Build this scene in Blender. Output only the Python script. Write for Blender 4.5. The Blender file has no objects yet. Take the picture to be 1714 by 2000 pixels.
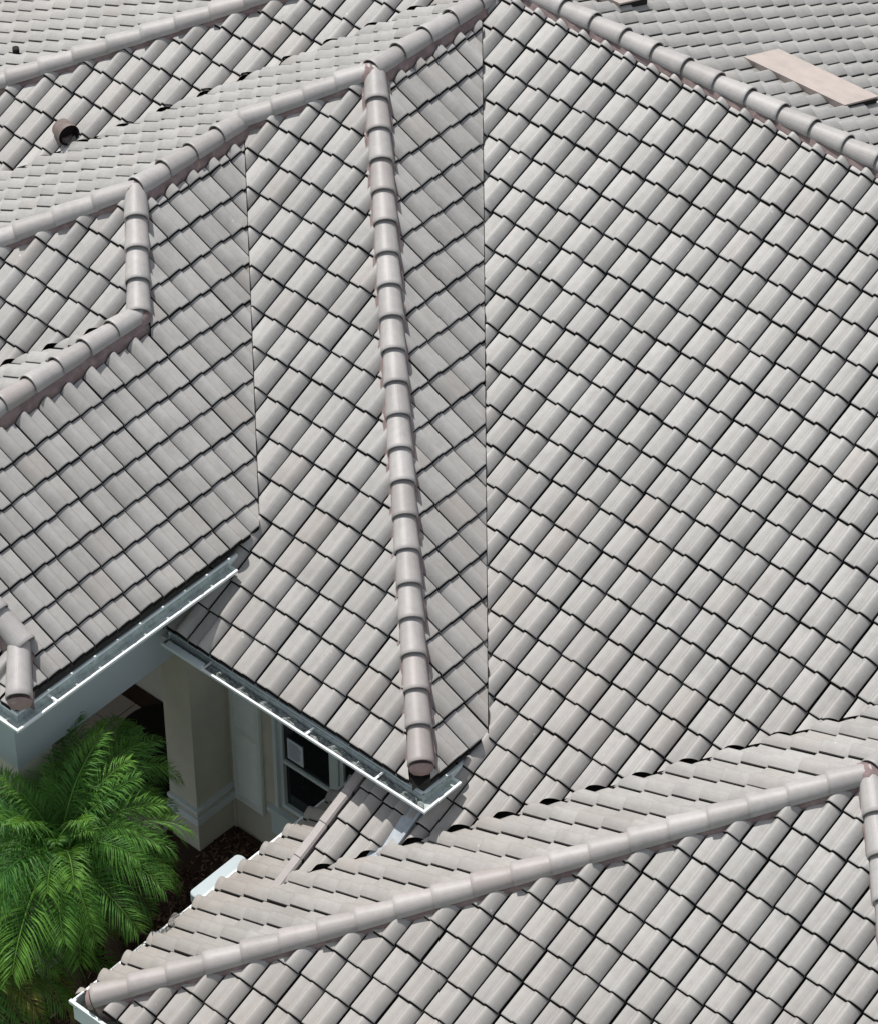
import bpy, math, random
from mathutils import Vector, Matrix
random.seed(7)
S = bpy.context.scene
COL = S.collection
OX, OY, OZ = 20.0, -17.0, 28.6            # site frame -> world

# ------------------------------------------------------------------ camera
cam = bpy.data.cameras.new("camera")
camo = bpy.data.objects.new("camera", cam)
COL.objects.link(camo)
R0 = (0.74749513, 0.66424977, -0.00482352)
R1 = (0.43888597, -0.4993129, -0.74703797)
R2 = (-0.49862825, 0.55629027, -0.66476387)
FPX = 7193.555
camo.matrix_world = Matrix(((R0[0], -R1[0], -R2[0], OX), (R0[1], -R1[1], -R2[1], OY),
                            (R0[2], -R1[2], -R2[2], OZ), (0, 0, 0, 1)))
cam.sensor_fit = 'VERTICAL'
cam.sensor_height = 24.0
cam.lens = 24.0 * FPX / 2000.0
cam.clip_start = 1.0
cam.clip_end = 400.0
S.camera = camo

# ------------------------------------------------------------------ light
SUN = Vector((-0.46, 0.08, 1.0)).normalized()
el = math.asin(SUN.z)
wd = bpy.data.worlds.new("World")
S.world = wd
wd.use_nodes = True
nt = wd.node_tree
bg = nt.nodes["Background"]
sky = nt.nodes.new("ShaderNodeTexSky")
sky.sky_type = 'NISHITA'
sky.sun_disc = False
sky.sun_elevation = el
sky.sun_rotation = math.atan2(SUN.x, SUN.y)
hs = nt.nodes.new("ShaderNodeHueSaturation")
hs.inputs["Saturation"].default_value = 0.35     # hazy coastal sky
nt.links.new(sky.outputs[0], hs.inputs["Color"])
nt.links.new(hs.outputs[0], bg.inputs[0])
bg.inputs[1].default_value = 0.13
sl = bpy.data.lights.new("sun", 'SUN')
sl.energy = 3.9
sl.angle = math.radians(0.5)
sl.color = (1.0, 0.965, 0.92)
so = bpy.data.objects.new("sun", sl)
COL.objects.link(so)
so.rotation_mode = 'QUATERNION'
so.rotation_quaternion = SUN.to_track_quat('Z', 'Y')
so.location = (0, 0, 40)
vs = S.view_settings
vs.view_transform = 'Standard'
vs.look = 'None'
vs.exposure = 0.22
vs.gamma = 1
vs.use_curve_mapping = False

# ------------------------------------------------------------------ materials
def mat(name, col, rough=0.8, spec=0.3, noise=None, bump=None, metal=0.0):
    """noise = (scale, amount, second colour)   bump = (scale, strength)"""
    m = bpy.data.materials.new(name)
    m.use_nodes = True
    n = m.node_tree
    b = n.nodes["Principled BSDF"]
    b.inputs["Base Color"].default_value = (*col, 1)
    b.inputs["Roughness"].default_value = rough
    b.inputs["Specular IOR Level"].default_value = spec
    b.inputs["Metallic"].default_value = metal
    g = n.nodes.new("ShaderNodeNewGeometry")
    if noise:
        t = n.nodes.new("ShaderNodeTexNoise")
        t.inputs["Scale"].default_value = noise[0]
        t.inputs["Detail"].default_value = 6
        t.inputs["Roughness"].default_value = 0.62
        n.links.new(g.outputs["Position"], t.inputs["Vector"])
        r = n.nodes.new("ShaderNodeMapRange")
        r.inputs[1].default_value = 0.35
        r.inputs[2].default_value = 0.68
        r.inputs[3].default_value = 0
        r.inputs[4].default_value = noise[1]
        n.links.new(t.outputs[0], r.inputs[0])
        x = n.nodes.new("ShaderNodeMix")
        x.data_type = 'RGBA'
        x.inputs[6].default_value = (*col, 1)
        x.inputs[7].default_value = (*noise[2], 1)
        n.links.new(r.outputs[0], x.inputs[0])
        n.links.new(x.outputs[2], b.inputs["Base Color"])
    if bump:
        t = n.nodes.new("ShaderNodeTexNoise")
        t.inputs["Scale"].default_value = bump[0]
        t.inputs["Detail"].default_value = 4
        n.links.new(g.outputs["Position"], t.inputs["Vector"])
        bp = n.nodes.new("ShaderNodeBump")
        bp.inputs["Strength"].default_value = bump[1]
        bp.inputs["Distance"].default_value = 0.004
        n.links.new(t.outputs[0], bp.inputs["Height"])
        n.links.new(bp.outputs[0], b.inputs["Normal"])
    return m

def tile_material(name, c0, c1, warm, streak=1.0):
    m = bpy.data.materials.new(name)
    m.use_nodes = True
    n = m.node_tree
    L = n.links.new
    N = n.nodes.new
    b = n.nodes["Principled BSDF"]
    b.inputs["Roughness"].default_value = 0.5
    b.inputs["Specular IOR Level"].default_value = 0.42
    uv = N("ShaderNodeUVMap")
    at = N("ShaderNodeAttribute"); at.attribute_name = "rnd"
    oi = N("ShaderNodeObjectInfo")
    ad = N("ShaderNodeMath"); ad.operation = 'ADD'
    L(at.outputs["Fac"], ad.inputs[0]); L(oi.outputs["Random"], ad.inputs[1])
    fr = N("ShaderNodeMath"); fr.operation = 'FRACT'; L(ad.outputs[0], fr.inputs[0])
    g = N("ShaderNodeNewGeometry")
    # lengthwise streaks left by the extruder
    sx = N("ShaderNodeSeparateXYZ"); L(uv.outputs[0], sx.inputs[0])
    m1 = N("ShaderNodeMath"); m1.operation = 'MULTIPLY'; m1.inputs[1].default_value = 90; L(fr.outputs[0], m1.inputs[0])
    cx = N("ShaderNodeCombineXYZ"); L(sx.outputs[0], cx.inputs[0]); L(sx.outputs[1], cx.inputs[1]); L(m1.outputs[0], cx.inputs[2])
    mp = N("ShaderNodeMapping"); mp.inputs["Scale"].default_value = (42, 2.6, 1); L(cx.outputs[0], mp.inputs[0])
    st = N("ShaderNodeTexNoise"); st.inputs["Scale"].default_value = 1; st.inputs["Detail"].default_value = 3; L(mp.outputs[0], st.inputs["Vector"])
    # mottling in place
    mo = N("ShaderNodeTexNoise"); mo.inputs["Scale"].default_value = 14; mo.inputs["Detail"].default_value = 8; mo.inputs["Roughness"].default_value = 0.7
    L(g.outputs["Position"], mo.inputs["Vector"])
    big = N("ShaderNodeTexNoise"); big.inputs["Scale"].default_value = 0.8; big.inputs["Detail"].default_value = 3
    L(g.outputs["Position"], big.inputs["Vector"])
    def mix(fac, a, c):
        x = N("ShaderNodeMix"); x.data_type = 'RGBA'
        if isinstance(fac, float): x.inputs[0].default_value = fac
        else: L(fac, x.inputs[0])
        for v, i in ((a, 6), (c, 7)):
            if isinstance(v, tuple): x.inputs[i].default_value = (*v, 1)
            else: L(v, x.inputs[i])
        return x.outputs[2]
    def rng(src, a, bb, lo, hi):
        r = N("ShaderNodeMapRange"); L(src, r.inputs[0])
        for k, v in zip((1, 2, 3, 4), (a, bb, lo, hi)): r.inputs[k].default_value = v
        return r.outputs[0]
    c = mix(fr.outputs[0], c0, c1)
    c = mix(rng(st.outputs[0], 0.38, 0.7, 0.0, 0.24 * streak), c, tuple(min(1, v * 1.32) for v in c1))
    c = mix(rng(mo.outputs[0], 0.45, 0.75, 0.0, 0.34), c, tuple(v * 0.68 for v in c0))
    stn = N("ShaderNodeTexNoise"); stn.inputs["Scale"].default_value = 2.3; stn.inputs["Detail"].default_value = 7; stn.inputs["Roughness"].default_value = 0.65
    L(g.outputs["Position"], stn.inputs["Vector"])
    c = mix(rng(stn.outputs[0], 0.47, 0.70, 0.0, 0.42), c, tuple(v * 0.60 for v in c0))
    # warm discoloured tiles and warmer low courses
    w1 = N("ShaderNodeMath"); w1.operation = 'MULTIPLY'; w1.inputs[1].default_value = 7.31; L(fr.outputs[0], w1.inputs[0])
    w2 = N("ShaderNodeMath"); w2.operation = 'FRACT'; L(w1.outputs[0], w2.inputs[0])
    c = mix(rng(w2.outputs[0], 0.88, 1.0, 0.0, 0.28), c, warm)
    ps = N("ShaderNodeSeparateXYZ"); L(g.outputs["Position"], ps.inputs[0])
    hz = rng(ps.outputs[2], 2.2, 5.2, 0.6, 0.0)
    hb = N("ShaderNodeMath"); hb.operation = 'MULTIPLY'; L(hz, hb.inputs[0]); L(rng(big.outputs[0], 0.3, 0.7, 0.3, 1.0), hb.inputs[1])
    c = mix(hb.outputs[0], c, warm)
    # lichen and bird specks
    vo = N("ShaderNodeTexVoronoi"); vo.inputs["Scale"].default_value = 5.5; L(g.outputs["Position"], vo.inputs["Vector"])
    sp = N("ShaderNodeSeparateColor"); L(vo.outputs["Color"], sp.inputs[0])
    near = rng(vo.outputs["Distance"], 0.03, 0.07, 1.0, 0.0)
    pick = rng(sp.outputs[0], 0.90, 0.91, 0.0, 0.55)
    pm = N("ShaderNodeMath"); pm.operation = 'MULTIPLY'; L(near, pm.inputs[0]); L(pick, pm.inputs[1])
    c = mix(pm.outputs[0], c, (0.75, 0.74, 0.70))
    pick2 = rng(sp.outputs[1], 0.94, 0.95, 0.0, 0.6)
    pm2 = N("ShaderNodeMath"); pm2.operation = 'MULTIPLY'; L(near, pm2.inputs[0]); L(pick2, pm2.inputs[1])
    c = mix(pm2.outputs[0], c, (0.13, 0.125, 0.12))
    L(c, b.inputs["Base Color"])
    bn = N("ShaderNodeTexNoise"); bn.inputs["Scale"].default_value = 160; bn.inputs["Detail"].default_value = 3; L(g.outputs["Position"], bn.inputs["Vector"])
    sm = N("ShaderNodeMath"); sm.operation = 'ADD'; L(bn.outputs[0], sm.inputs[0]); L(st.outputs[0], sm.inputs[1])
    bp = N("ShaderNodeBump"); bp.inputs["Strength"].default_value = 0.35; bp.inputs["Distance"].default_value = 0.003
    L(sm.outputs[0], bp.inputs["Height"]); L(bp.outputs[0], b.inputs["Normal"])
    return m

M_TILE = tile_material("concrete_tile", (0.285, 0.279, 0.267), (0.352, 0.345, 0.332), (0.315, 0.272, 0.240))
M_CAP = tile_material("ridge_tile_concrete", (0.305, 0.290, 0.280), (0.385, 0.370, 0.360), (0.29, 0.235, 0.215), 0.8)
M_SHADE = mat("tile_shade_line", (0.014, 0.013, 0.012), 0.95, 0.05)  # near-black, paints the shade lines under tile butts and in joints
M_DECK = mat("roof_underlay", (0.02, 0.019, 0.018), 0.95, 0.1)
M_MORTAR = mat("pink_mortar", (0.19, 0.142, 0.138), 0.95, 0.1, (9, 0.8, (0.30, 0.235, 0.225)), (60, 0.8))
M_PLUG = mat("pink_end_mortar", (0.33, 0.25, 0.235), 0.95, 0.1, (12, 0.8, (0.24, 0.17, 0.16)), (50, 0.8))
M_STUCCO = mat("stucco", (0.60, 0.58, 0.49), 0.9, 0.15, (2.5, 0.6, (0.47, 0.47, 0.41)), (120, 0.5))
M_BEAM = mat("painted_beam", (0.44, 0.50, 0.52), 0.8, 0.2, (2, 0.4, (0.38, 0.43, 0.45)), (90, 0.4))
M_TRIM = mat("pale_trim_paint", (0.66, 0.74, 0.74), 0.55, 0.35, (6, 0.35, (0.56, 0.64, 0.64)))
M_SHUT = mat("shutter_paint", (0.80, 0.87, 0.84), 0.5, 0.35, (8, 0.3, (0.62, 0.70, 0.68)))
M_WHITE = mat("white_aluminium", (0.84, 0.87, 0.87), 0.4, 0.5, (9, 0.35, (0.62, 0.66, 0.66)))
M_GALV = mat("gutter_lining", (0.46, 0.53, 0.52), 0.6, 0.4, (16, 0.9, (0.26, 0.29, 0.27)), (50, 0.6))
M_SILT = mat("gutter_silt", (0.33, 0.36, 0.35), 0.95, 0.1, (26, 1.0, (0.10, 0.115, 0.105)), (70, 1.0))
M_FLASH = mat("metal_flashing", (0.40, 0.44, 0.47), 0.55, 0.4, (7, 0.7, (0.25, 0.28, 0.31)), (20, 0.3))
M_OLDZINC = mat("weathered_zinc", (0.10, 0.10, 0.10), 0.7, 0.3)
M_VENT = mat("vent_paint", (0.43, 0.37, 0.335), 0.6, 0.3, (5, 0.8, (0.34, 0.30, 0.28)), (25, 0.5))
M_BROWN = mat("vent_hood_paint", (0.20, 0.165, 0.15), 0.55, 0.35, (9, 0.8, (0.10, 0.07, 0.065)))
M_BLACK = mat("black_paint_and_hollow_shade", (0.012, 0.010, 0.010), 0.7, 0.2)  # black parts, and painted shade in the vent hollows
M_GLASS = mat("window_glass", (0.012, 0.016, 0.018), 0.06, 0.6)
M_PAPER = mat("paper", (0.70, 0.74, 0.80), 0.8, 0.2)
M_INK = mat("printed_lines", (0.12, 0.15, 0.25), 0.8, 0.2)
M_FLOOR = mat("porch_paving", (0.48, 0.41, 0.36), 0.85, 0.2, (1.8, 0.8, (0.38, 0.33, 0.30)), (40, 0.5))
M_GROUND = mat("soil", (0.07, 0.045, 0.032), 0.95, 0.1, (5, 0.8, (0.04, 0.028, 0.022)), (30, 1.0))
M_LAWN = mat("lawn", (0.055, 0.10, 0.03), 0.95, 0.1, (3, 0.8, (0.08, 0.12, 0.04)), (60, 1.0))
M_TRUNK = mat("palm_trunk", (0.12, 0.085, 0.06), 0.95, 0.1, (20, 0.8, (0.05, 0.035, 0.025)), (40, 1.0))

def chip_material():
    m = mat("mulch_chip", (0.13, 0.07, 0.045), 0.95, 0.1)
    n = m.node_tree
    at = n.nodes.new("ShaderNodeAttribute"); at.attribute_name = "rnd"
    r = n.nodes.new("ShaderNodeValToRGB")
    r.color_ramp.elements[0].color = (0.045, 0.025, 0.018, 1)
    r.color_ramp.elements[1].color = (0.26, 0.16, 0.11, 1)
    n.links.new(at.outputs["Fac"], r.inputs[0])
    n.links.new(r.outputs[0], n.nodes["Principled BSDF"].inputs["Base Color"])
    return m
M_CHIP = chip_material()

def leaf_material(name, c0, c1, trans):
    m = bpy.data.materials.new(name)
    m.use_nodes = True
    n = m.node_tree
    L = n.links.new
    b = n.nodes["Principled BSDF"]
    b.inputs["Roughness"].default_value = 0.5
    b.inputs["Specular IOR Level"].default_value = 0.28
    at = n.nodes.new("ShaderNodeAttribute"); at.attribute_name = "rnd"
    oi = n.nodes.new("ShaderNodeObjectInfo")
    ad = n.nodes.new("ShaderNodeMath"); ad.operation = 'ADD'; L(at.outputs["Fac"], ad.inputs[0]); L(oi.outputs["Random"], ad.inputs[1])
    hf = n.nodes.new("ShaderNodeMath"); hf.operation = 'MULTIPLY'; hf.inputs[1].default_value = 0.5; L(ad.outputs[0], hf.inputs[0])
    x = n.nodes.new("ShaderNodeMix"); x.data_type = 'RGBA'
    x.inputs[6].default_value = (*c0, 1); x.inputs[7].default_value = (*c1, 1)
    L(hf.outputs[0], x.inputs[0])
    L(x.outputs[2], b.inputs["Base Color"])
    t = n.nodes.new("ShaderNodeBsdfTranslucent")
    t.inputs[0].default_value = (*trans, 1)
    mx = n.nodes.new("ShaderNodeMixShader"); mx.inputs[0].default_value = 0.32
    L(b.outputs[0], mx.inputs[1]); L(t.outputs[0], mx.inputs[2])
    L(mx.outputs[0], n.nodes["Material Output"].inputs[0])
    return m
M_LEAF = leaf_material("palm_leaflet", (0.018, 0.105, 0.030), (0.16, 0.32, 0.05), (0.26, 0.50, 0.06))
M_OLDLEAF = leaf_material("old_palm_leaflet", (0.07, 0.11, 0.025), (0.33, 0.30, 0.07), (0.36, 0.36, 0.06))
M_DEAD = leaf_material("dry_leaflet", (0.25, 0.24, 0.20), (0.33, 0.31, 0.26), (0.2, 0.19, 0.14))

# ------------------------------------------------------------------ mesh helpers
def w(p):
    return (p[0] + OX, p[1] + OY, p[2] + OZ)

class MB:
    def __init__(s):
        s.v = []; s.f = []; s.uv = []; s.r = []; s.sm = []
    def face(s, idx, uv=None, r=0.0, smooth=False):
        s.f.append(tuple(idx)); s.uv.append(uv); s.r.append(r); s.sm.append(smooth)
    def add(s, pts, uv=None, r=0.0, smooth=False):
        k = len(s.v); s.v.extend(pts)
        s.face(range(k, k + len(pts)), uv, r, smooth)
    def box(s, a, b, r=0.0, cap=True):
        x0, y0, z0 = a; x1, y1, z1 = b
        k = len(s.v)
        s.v += [(x0, y0, z0), (x1, y0, z0), (x1, y1, z0), (x0, y1, z0), (x0, y0, z1), (x1, y0, z1), (x1, y1, z1), (x0, y1, z1)]
        for q in ((0, 3, 2, 1), (4, 5, 6, 7), (0, 1, 5, 4), (1, 2, 6, 5), (2, 3, 7, 6), (3, 0, 4, 7)):
            s.face([k + i for i in q], None, r)
    def prism(s, pts, axis_vec):
        k = len(s.v); n = len(pts)
        a = Vector(axis_vec)
        s.v += [tuple(p) for p in pts] + [tuple(Vector(p) + a) for p in pts]
        s.face([k + i for i in range(n)][::-1]); s.face([k + n + i for i in range(n)])
        for i in range(n):
            j = (i + 1) % n
            s.face((k + i, k + j, k + n + j, k + n + i))
    def tube(s, c0, c1, r0, r1, n=16, cap0=True, cap1=True, smooth=True):
        c0 = Vector(c0); c1 = Vector(c1); d = (c1 - c0).normalized()
        u = d.orthogonal().normalized(); t = d.cross(u)
        k = len(s.v)
        for c, r in ((c0, r0), (c1, r1)):
            for i in range(n):
                a = 2 * math.pi * i / n
                s.v.append(tuple(c + u * (r * math.cos(a)) + t * (r * math.sin(a))))
        for i in range(n):
            j = (i + 1) % n
            s.face((k + i, k + j, k + n + j, k + n + i), None, 0, smooth)
        if cap0: s.face([k + i for i in range(n)][::-1])
        if cap1: s.face([k + n + i for i in range(n)])
    def mesh(s, name, material, second=None):
        me = bpy.data.meshes.new(name)
        me.from_pydata(s.v, [], s.f)
        me.materials.append(material)
        if second:
            me.materials.append(second)
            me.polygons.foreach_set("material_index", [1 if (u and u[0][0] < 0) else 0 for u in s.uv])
        me.polygons.foreach_set("use_smooth", s.sm)
        if any(u is not None for u in s.uv):
            l = me.uv_layers.new(name="UVMap")
            flat = []
            for f, u in zip(s.f, s.uv):
                for i in range(len(f)):
                    flat += list(u[i]) if u is not None else [0.5, 0.5]
            l.data.foreach_set("uv", flat)
        if any(s.r):
            a = me.attributes.new("rnd", 'FLOAT', 'FACE')
            a.data.foreach_set("value", s.r)
        me.update()
        return me
    def build(s, name, material, parent=None, second=None):
        o = bpy.data.objects.new(name, s.mesh(name, material, second))
        COL.objects.link(o)
        if parent: o.parent = parent
        return o

def wbox(mb, a, b):
    a = w(a); b = w(b)
    mb.box([min(p, q) for p, q in zip(a, b)], [max(p, q) for p, q in zip(a, b)])

def tag(o, label=None, cat=None, kind=None, group=None):
    if label: o["label"] = label
    if cat: o["category"] = cat
    if kind: o["kind"] = kind
    if group: o["group"] = group
    return o

def proj(p):
    d = (p[0] - OX, p[1] - OY, p[2] - OZ)
    z = sum(a * b for a, b in zip(R2, d))
    return (857 + FPX * sum(a * b for a, b in zip(R0, d)) / z, 1000 + FPX * sum(a * b for a, b in zip(R1, d)) / z)

# ------------------------------------------------------------------ roof planes (site frame)
# name: (downslope direction, tan pitch, z0) with z = z0 - tan * (p . dir)
PL = {
    'A': ((0, -1), .5183, -34.6764),
    'T': ((0, 1), .48, -21.74 + .48 * 24.96),
    'B': ((1, 0), .5834, -34.4070),
    'Q': ((0, -1), .5834, -35.2751),
    'C': ((1, 0), .5834, -35.5114),
    'L': ((-1, 0), .583, -21.893 + .583 * 21.45),
    'N': ((0, -1), .583, -22.51 - .583 * 20.3),
    'S': ((-1, 0), .583, -23.0 + .583 * 21.445),
    'K': ((0, -1), .525, -22.475 - .525 * 24.7),
    'M': ((-1, 0), .49, -23.325 + .49 * 25.295),
    'G': ((-1, 0), .504, -24.892 + .504 * 14.939),
    'D': ((0, -1), .504, -26.28 - .504 * 14.5),
    'E': ((1, 0), .504, -23.663 - .504 * 12.5),
    'F': ((0, -1), .5834, -24.26 - .5834 * 15.6),
}
# grid phase: lateral origin, downslope origin, tile width, course length
GR = {
    'A': (-19.756, -11.609, .305, .3569), 'Q': (-21.687, -7.461, .305, .3555),
    'B': (22.772, -6.586, .305, .3389), 'C': (20.325, -7.449, .305, .3364),
    'D': (-13.131, -5.098, .3102, .3554), 'N': (-22.591, -5.398, .308, .3561), 'K': (-24.515, -9.896, .309, .3662),
    'G': (-17.386, 25.768, .312, .352), 'L': (-21.450, 32.909, .305, .338), 'M': (-23.559, 35.403, .3156, .3435),
    'T': (20.451, 34.473, .3244, .3528), 'S': (0.1, 0.2, .305, .345), 'E': (0.1, 0.1, .31, .352), 'F': (0.0, 0.0, .305, .345),
}
def zc(n):
    (dx, dy), t, z0 = PL[n]
    return z0, -t * dx, -t * dy           # z = c + ax x + ay y
def zat(n, x, y):
    c, a, b = zc(n)
    return c + a * x + b * y
def rel(f, g, sign, margin):
    """halfspace (nx, ny, c): keep nx x + ny y <= c.  sign=+1 keep where f below g, -1 where f above g"""
    cf, af, bf = zc(f); cg, ag, bg_ = zc(g)
    nx, ny, c = (af - ag) * sign, (bf - bg_) * sign, (cg - cf) * sign
    l = math.hypot(nx, ny)
    return (nx / l, ny / l, c / l - margin, margin)
HIP, VAL = 0.115, 0.004
def below(f, g, m=HIP): return rel(f, g, 1, m)
def above(f, g, m=VAL): return rel(f, g, -1, m)
def xmin(v): return (-1, 0, -v)
def xmax(v): return (1, 0, v)
def ymin(v): return (0, -1, -v)
def ymax(v): return (0, 1, v)

def solve3(f, g, h):
    rows = []
    for n in (f, g, h):
        c, a, b = zc(n); rows.append((a, b, c))
    # a x + b y + c equal for all three
    a1, b1, c1 = [p - q for p, q in zip(rows[0], rows[1])]
    a2, b2, c2 = [p - q for p, q in zip(rows[0], rows[2])]
    det = a1 * b2 - a2 * b1
    x = (-c1 * b2 + c2 * b1) / det
    y = (-a1 * c2 + a2 * c1) / det
    return (x, y, zat(f, x, y))
P1 = solve3('L', 'B', 'Q')
P2 = solve3('L', 'C', 'Q')
P3 = solve3('L', 'C', 'N')
P5 = solve3('C', 'N', 'S')
P6 = solve3('G', 'D', 'E')
PV2 = solve3('Q', 'C', 'L')

def eave_end(n, j):
    lat0, dn0, W, l = GR[n]
    return dn0 + l * j
# pieces: face, test for tile centre, clip list, (last butt in downslope metres or None)
def dval(n, x, y):
    (dx, dy), t, _ = PL[n]
    k = math.sqrt(1 + t * t)
    return (dx * x + dy * y - t * zat(n, x, y)) / k
PIECES = [
    ('A', lambda x, y: y > 18.66, [above('A', 'B'), below('A', 'T', .15), above('A', 'G', .012), xmax(-11.0)], None),
    ('A', lambda x, y: y <= 18.66, [xmin(-17.0), above('A', 'G', .012), ymax(19.2)], None),
    ('T', None, [below('T', 'A', .13), xmin(-21.2), xmax(-8.5), ymax(33)], None),
    ('B', None, [below('B', 'L', .17), below('B', 'Q', .175), above('B', 'A')], eave_end('B', 15.12)),
    ('Q', lambda x, y: y > 18.9, [below('Q', 'L'), below('Q', 'B', .03), above('Q', 'C')], None),
    ('Q', lambda x, y: y <= 18.9, [below('Q', 'B', .03), xmin(-19.60)], eave_end('Q', 13.02)),
    ('C', lambda x, y: y > P5[1], [below('C', 'L', .17), below('C', 'N'), above('C', 'Q')], None),
    ('C', lambda x, y: y <= P5[1] and x < -19.62, [below('C', 'S', .17), above('C', 'Q'), ymin(16.10)], None),
    ('C', lambda x, y: y <= P5[1] and x >= -19.62, [above('C', 'Q'), below('C', 'F', .06)], eave_end('C', 8.75)),
    ('N', None, [below('N', 'L'), below('N', 'C'), above('N', 'S'), ymin(15.0)], None),
    ('S', None, [above('S', 'N'), below('S', 'C', .10), ymin(15.0)], None),
    ('L', lambda x, y: y > P1[1], [xmax(-21.55), above('L', 'K')], None),
    ('L', lambda x, y: P2[1] < y <= P1[1], [below('L', 'Q'), above('L', 'K')], None),
    ('L', lambda x, y: P3[1] < y <= P2[1], [xmax(P3[0] - .10), above('L', 'K')], None),
    ('L', lambda x, y: y <= P3[1], [below('L', 'N'), above('L', 'K'), ymin(18.2)], None),
    ('K', None, [below('K', 'M'), above('K', 'L', .015), xmax(-21.3), ymax(25.9), ymin(19.0)], None),
    ('M', None, [below('M', 'K'), xmin(-32.0), xmax(-22.3), ymax(29.0), ymin(19.5)], None),
    ('G', lambda x, y: x > -17.02, [above('G', 'A'), below('G', 'D'), below('G', 'E', .10)], None),
    ('G', lambda x, y: x <= -17.02, [below('G', 'D'), ymax(18.42)], dval('G', -17.69, 16.0)),
    ('D', None, [below('D', 'G'), below('D', 'E')], dval('D', -15, 14.66)),
    ('E', None, [below('E', 'D'), below('E', 'G', .10), above('E', 'A'), xmax(-11.0)], None),
    ('F', None, [below('F', 'C', .06), ymax(16.06), xmin(-20.6)], dval('F', -20, 15.6)),
]
# ------------------------------------------------------------------ tile shape
def prof(s, end=0.944, foot=-0.011):
    if s < 0.37:
        u = s / 0.37
        return 0.001 - 0.012 * u + 0.004 * math.sin(u * math.pi)
    u = (s - 0.37) / (end - 0.37)
    if u < 0.34:
        return -0.011 + 0.071 * (0.5 - 0.5 * math.cos(math.pi * max(0, u) / 0.34)) ** 0.8
    q = min(1, (u - 0.34) / 0.66)
    return foot + (0.060 - foot) * (1 - q ** 2.0)
SS = [0.022, 0.09, 0.16, 0.23, 0.30, 0.345, 0.37, 0.385, 0.41, 0.45, 0.50, 0.56, 0.62, 0.68, 0.74, 0.80, 0.855, 0.885, 0.92, 0.948]
SW = SS[:-4] + [0.84, 0.875, 0.905, 0.932]
LIFT = 0.042
SHADE = [(-1.0, 0.0)] * 4
def tile_faces(Wd, v0, v1, lift1=LIFT, wide=False, foot=-0.011):
    """local coordinates: x across, y = down the slope, z = out of the roof.
    returns [(pts, uvs, smoothgroup)]"""
    out = []
    SL = SW if wide else SS
    jx = .015 if wide else .009
    rows = [(v0, 0.006, 0.0), (v1 - 0.014, lift1 - 0.001, 0.0), (v1 - 0.003, lift1 - 0.0005, -0.0015), (v1, lift1, -0.0060)]
    def P(s, r):
        v, li, dz = r
        return (s * Wd, v, prof(s,   .934 if wide else .950, foot) + li + dz)
    for a, b in zip(SL[:-1], SL[1:]):
        for r0, r1 in zip(rows[:-1], rows[1:]):
            out.append(([P(a, r0), P(a, r1), P(b, r1), P(b, r0)],
                        [(a, r0[0]), (a, r1[0]), (b, r1[0]), (b, r0[0])], 1))
        # coated nose, then a slanted black strip painting the shade under the butt
        p, q = P(a, rows[3]), P(b, rows[3])
        lo = 0.004
        p2, q2 = (p[0], p[1] - 0.001, p[2] - lo), (q[0], q[1] - 0.001, q[2] - lo)
        out.append(([p, p2, q2, q], None, 0))
        out.append(([(p2[0], p2[1], p2[2]), (p2[0], p2[1] + .026, p2[2] - .036), (q2[0], q2[1] + .026, q2[2] - .036), (q2[0], q2[1], q2[2])], SHADE, 0))
    # roll edge and pan edge turned down
    a0, a1 = P(SL[-1], rows[0]), P(SL[-1], rows[3])
    out.append(([a0, a1, (a1[0] + .001, a1[1], a1[2] - .005), (a0[0] + .001, a0[1], a0[2] - .005)], None, 0))
    out.append(([(a0[0], a0[1], a0[2] - .005), (a1[0], a1[1] - .002, a1[2] - .005), (a1[0] + jx, a1[1] - .002, a1[2] - .033), (a0[0] + jx, a0[1], a0[2] - .033)], SHADE, 0))  # side strip coloured near-black as the shade in the joint
    b0, b1 = P(SS[0], rows[0]), P(SS[0], rows[3])
    out.append(([b0, (b0[0], b0[1], b0[2] - .02), (b1[0], b1[1], b1[2] - .02), b1], SHADE, 0))
    return out

def clip_poly(pts, uvs, n, c):
    """keep n . p <= c (n is 2D, world plan)"""
    d = [n[0] * p[0] + n[1] * p[1] - c for p in pts]
    if max(d) <= 0: return pts, uvs
    if min(d) >= 0: return None, None
    op, ou = [], []
    k = len(pts)
    for i in range(k):
        j = (i + 1) % k
        if d[i] <= 0:
            op.append(pts[i]); ou.append(uvs[i])
        if (d[i] < 0 < d[j]) or (d[j] < 0 < d[i]):
            t = d[i] / (d[i] - d[j])
            op.append(tuple(a + (b - a) * t for a, b in zip(pts[i], pts[j])))
            ou.append(tuple(a + (b - a) * t for a, b in zip(uvs[i], uvs[j])))
    return (op, ou) if len(op) > 2 else (None, None)

# ------------------------------------------------------------------ the house
house = bpy.data.objects.new("house", None)
COL.objects.link(house)
tag(house, "large house with pale grey concrete tile hip roofs, white gutters and cream walls", "house")

slopes = {}
def face_frame(n):
    (dx, dy), t, z0 = PL[n]
    k = math.sqrt(1 + t * t)
    dn = Vector((dx / k, dy / k, -t / k))
    lat = Vector((-dx, -dy, 0)).cross(Vector((0, 0, 1)))
    nor = lat.cross(-dn).normalized()
    if nor.z < 0: nor = -nor
    # point on plane with lat=0, dn=0
    # p = a*lat + b*dn_h ... solve along horizontal down dir
    # P.dn = s*(h) with p = h*(dx,dy) + z : (h - t z)/k = 0, z = z0 - t h
    h = t * z0 / (1 + t * t)
    org = Vector((dx * h, dy * h, z0 - t * h))
    return lat, dn, nor, org

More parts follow.
